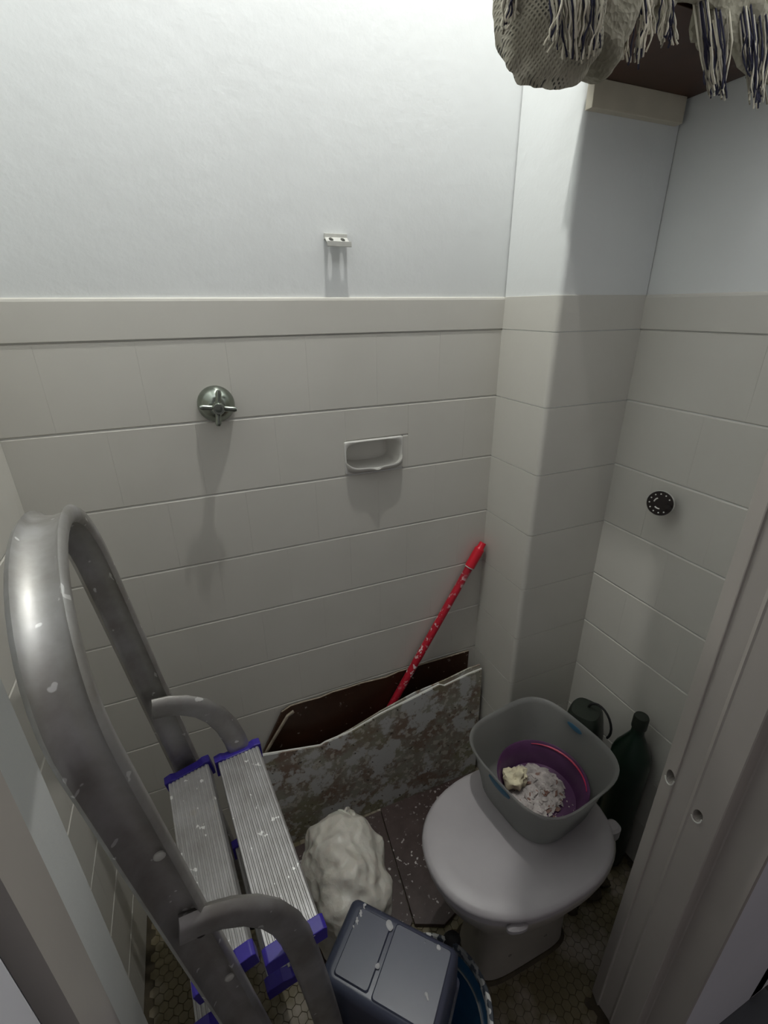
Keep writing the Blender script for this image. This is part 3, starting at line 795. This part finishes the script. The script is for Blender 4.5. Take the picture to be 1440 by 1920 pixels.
# soap dish set into the tiles
dx0, dx1, dz0, dz1 = DISH
sd = thing('soap_dish', ((dx0 + dx1) / 2, D, dz0), 'white glazed soap dish with scalloped lip set into the tiled wall', 'soap dish')
dc = ((dx0 + dx1) / 2, (dz0 + dz1) / 2); hw, hh = (dx1 - dx0) / 2, (dz1 - dz0) / 2
def rr(y, a, b, e, dz=0, n=48):
    return [Vector((p.x, y, p.y + dz)) for p in sup(dc[0], dc[1], a, b, 0, e, n)]
obj('dish_recess', *loft([rr(D + .012, hw - .0005, hh - .0005, 30), rr(D - .0015, hw - .0005, hh - .0005, 30), rr(D - .0030, hw - .0015, hh - .0015, 20), rr(D - .0034, hw - .004, hh - .0035, 6),
    rr(D - .000, hw - .006, hh - .0055, 4.4), rr(D + .030, hw - .008, hh - .007, 4.2), rr(D + .058, hw - .016, hh - .013, 3.4)], False, True), M['ceramic'], sd, True, angle=.9)
# tray: floor of the dish pushed out past the wall, with a scalloped front
n = 28; sec = []
loops = []
for k in range(n + 1):
    s = -1 + 2 * k / n
    x = dc[0] + s * (hw - .002)
    out = .014 * (1 - abs(s) ** 7) ** .5 + .007 * math.exp(-(s / .17) ** 2)
    z0 = dz0 + .006
    rise = .016 * abs(s) ** 6
    yb = D + .004; yf = D - .003 - out
    dip = -.003 * math.exp(-(s / .17) ** 2)
    lip = z0 + .010 + rise + dip
    loops.append([Vector((x, yb, z0 + rise * .6)), Vector((x, yf + .007, z0 + rise * .8 + .001)), Vector((x, yf + .0032, lip)), Vector((x, yf, lip + .0008)), Vector((x, yf - .0010, lip - .002)),
                  Vector((x, yf + .0010, z0 + .004 + rise)), Vector((x, D - .002, z0 - .005 + rise * .6)), Vector((x, yb, z0 - .004 + rise * .6))])
obj('dish_lip', *loft(loops), M['ceramic'], sd, True, angle=1.0)
# black stopcock plate on the right wall
kc = Vector((XR - .034, .634, 1.026))
kn = thing('stopcock_plate', (XR, kc.y, kc.z), 'round black stopcock plate with ring of white dots on the right-hand wall', 'stopcock')
axis = Vector((-1, -.35, .12)).normalized()
qk = axis.to_track_quat('Z', 'Y').to_matrix().to_4x4()
mk = Matrix.Translation(kc) @ qk
obj('plate', *lathe([(.0, -.004), (.0262, -.004), (.0270, -.001), (.0262, .002), (.0, .002)], 36, mk), M['knob'], kn, True, angle=.6)
obj('rim', *lathe([(.0262, -.0045), (.0278, -.0040), (.0278, .0), (.0266, .0012), (.0262, -.0045)], 36, mk), M['steel_paint'], kn, True, angle=.8)
obj('pipe_stub', *tube([Vector((XR + .001, kc.y + .012, kc.z - .004)), kc - axis * .004], .009, 14), M['steel_paint'], kn, True)
V, F = lathe([(.0, .0), (.008, .0), (.0085, .008), (.0, .009)], 6, mk @ Matrix.Translation((.018, -.006, .0)))
obj('valve_nut', V, F, M['knob'], kn)
for k in range(12):
    if k in (0, 11): continue
    a = 2 * PI * (k + .2) / 12
    V, F = blob((.0205 * math.cos(a), .0205 * math.sin(a), .0022), (.0017, .0017, .0007), 8, 5)
    obj('white_dot', [mk @ Vector(v) for v in V], F, M['white'], kn, True)
for a0, a1 in ((2.1, 3.0), (4.0, 4.9)):
    pts = [mk @ Vector((.0118 * math.cos(a), .0118 * math.sin(a), .0022)) for a in [a0 + (a1 - a0) * k / 6 for k in range(7)]]
    obj('white_mark', *tube(pts, .0014, 6), M['white'], kn, True)

# ------------------------------------------------------------------ shelf high in the corner
SZ = 1.762
shelf = thing('wall_shelf', (XR, CY, SZ), 'reddish-brown wooden corner shelf on a white cleat, under the fringed rug', 'shelf')
obj('shelf_board', *box(.636, XR + .001, .590, CY + .0015, SZ, SZ + .022), M['shelfwood'], shelf, bevel=.001)
obj('cleat', *box(.712, .930, CY - .013, CY + .003, 1.722, SZ), M['cleat'], shelf, bevel=.001)
# ------------------------------------------------------------------ fringed rug folded over the shelf
rug = thing('fringed_rug', (.70, .66, SZ + .022), 'cream woven rug with navy and cream fringe, bundled on the corner shelf', 'rug')
NX, NS = 60, 26
V, F = [], []
def hem(x):
    h = 1.752
    h += .014 * noise.noise(Vector((x * 14, 2.0, 0)))
    if x > .70: h -= .050 * min(1, (x - .70) / .05)
    if x < .60: h -= .035 * min(1, (.60 - x) / .05)
    return h
prof_len = []
for i in range(NX + 1):
    x = .47 + (.935 - .47) * i / NX
    hz = hem(x)
    for k in range(NS + 1):
        s = k / NS
        top = SZ + .038 + .012 * noise.noise(Vector((x * 9, s * 3, 1)))
        if s < .45: yb = .640 if x < .64 else .765; y, z = yb - (yb - .590) * s / .45, top
        else:
            u_ = (s - .45) / .55
            y = .590 - .020 * math.sin(min(1, u_ * 2.2) * PI / 2) + .010 * noise.noise(Vector((x * 26, u_ * 2, 4)))
            z = top + (hz - top) * u_
        V.append((x, y - .003, z))
for i in range(NX):
    for k in range(NS):
        a = i * (NS + 1) + k; F.append((a, a + 1, a + NS + 2, a + NS + 1))
cl = obj('rug_cloth', V, F, M['cloth'], rug, True, angle=3)
md = cl.modifiers.new('thick', 'SOLIDIFY'); md.thickness = .010; md.offset = 1.0
def lobe(p):
    return p
fold = obj('rug_fold', *blob((.424, .545, 1.737), (.062, .050, .104), 60, 44, .80, .016, 15, 9), M['weave'], rug, True, angle=3)
obj('rug_fold', *blob((.497, .562, 1.712), (.050, .034, .052), 40, 30, .9, .016, 20, 3), M['cloth'], rug, True, angle=3)
obj('rug_bundle', *blob((.672, .612, 1.826), (.250, .064, .044), 70, 24, .62, .016, 13, 7), M['cloth'], rug, True, angle=3)
for (px, py, r_, sd_) in ((1352, 38, (.030, .018, .024), 1), (1388, 52, (.026, .018, .022), 2), (1330, 20, (.022, .016, .030), 3), (1425, 40, (.026, .016, .026), 4), (1240, -14, (.024, .014, .020), 6)):
    p = at_y(px, py, .574)
    obj('rug_knot', *blob(p, r_, 24, 16, .9, .014, 34, sd_), M['cloth'], rug, True, angle=3)
TS = [((1045, -8), (1036, 100)), ((1060, -8), (1071, 118)), ((1084, -8), (1076, 96)), ((1104, -8), (1098, 116)), ((1124, -8), (1110, 120)), ((1150, -8), (1151, 75)), ((1166, -8), (1160, 70)),
      ((1182, 4), (1172, 128)), ((1206, 8), (1206, 116)), ((1214, 12), (1194, 125)), ((1248, -6), (1264, 88)), ((1254, 4), (1240, 90)), ((1322, 40), (1336, 188)), ((1344, 64), (1356, 190)),
      ((1360, 60), (1349, 184)), ((1406, 54), (1414, 204)), ((1420, 54), (1425, 206)), ((1434, 54), (1420, 200)), ((1137, -8), (1128, 88)), ((1228, -4), (1222, 66)), ((1398, 50), (1404, 150)),
      ((947, -10), (944, 66)), ((957, -10), (951, 66)), ((974, -10), (966, 42)), ((986, -10), (992, 36))]
rnd = random.Random(21)
for ti, (a, b) in enumerate(TS):
    yy = .550 if a[0] > 1130 else (.486 if a[0] > 1000 else .528)
    pa, pb = at_y(a[0], a[1], yy), at_y(b[0], b[1], yy + (.006 if a[0] > 1000 else .0))
    nth = 10 if a[0] < 1300 else 15
    if a[0] < 1000: nth = 4
    parts, mi = [], []
    for k in range(nth):
        off = Vector((rnd.uniform(-.007, .007), rnd.uniform(-.006, .006), 0)); sw = Vector((rnd.uniform(-.008, .008), rnd.uniform(-.004, .004), 0))
        ln = rnd.uniform(.72, 1.0); ph = rnd.uniform(0, 6)
        pts = []
        for s in range(13):
            f = s / 12 * ln
            root = Vector((0, .022, .050)) * max(0, 1 - s / 2.0) if a[0] > 1000 else Vector((.018, 0, .040)) * max(0, 1 - s / 2.0)
            pts.append(root + pa.lerp(pb, f) + off * (1 - .4 * f) + sw * math.sin(f * 4.5 + ph) * (.4 + .6 * f) + Vector((.0006 * math.sin(f * 17 + ph * 3), .0005 * math.cos(f * 15 + ph), 0)))
        vf = tube(pts, [.0006 + .0006 * abs(math.sin(ph + s * .7)) for s in range(13)], 5)
        c = rnd.random(); ci = 0 if c < (.58 if a[0] < 1300 else .38) else (1 if c < .84 else 2)
        parts.append(vf); mi += [ci] * len(vf[1])
    obj('fringe_tassel', *join(*parts), [M['yarn_cream'], M['yarn_dark'], M['yarn_grey']], rug, True, mi=mi, angle=2)
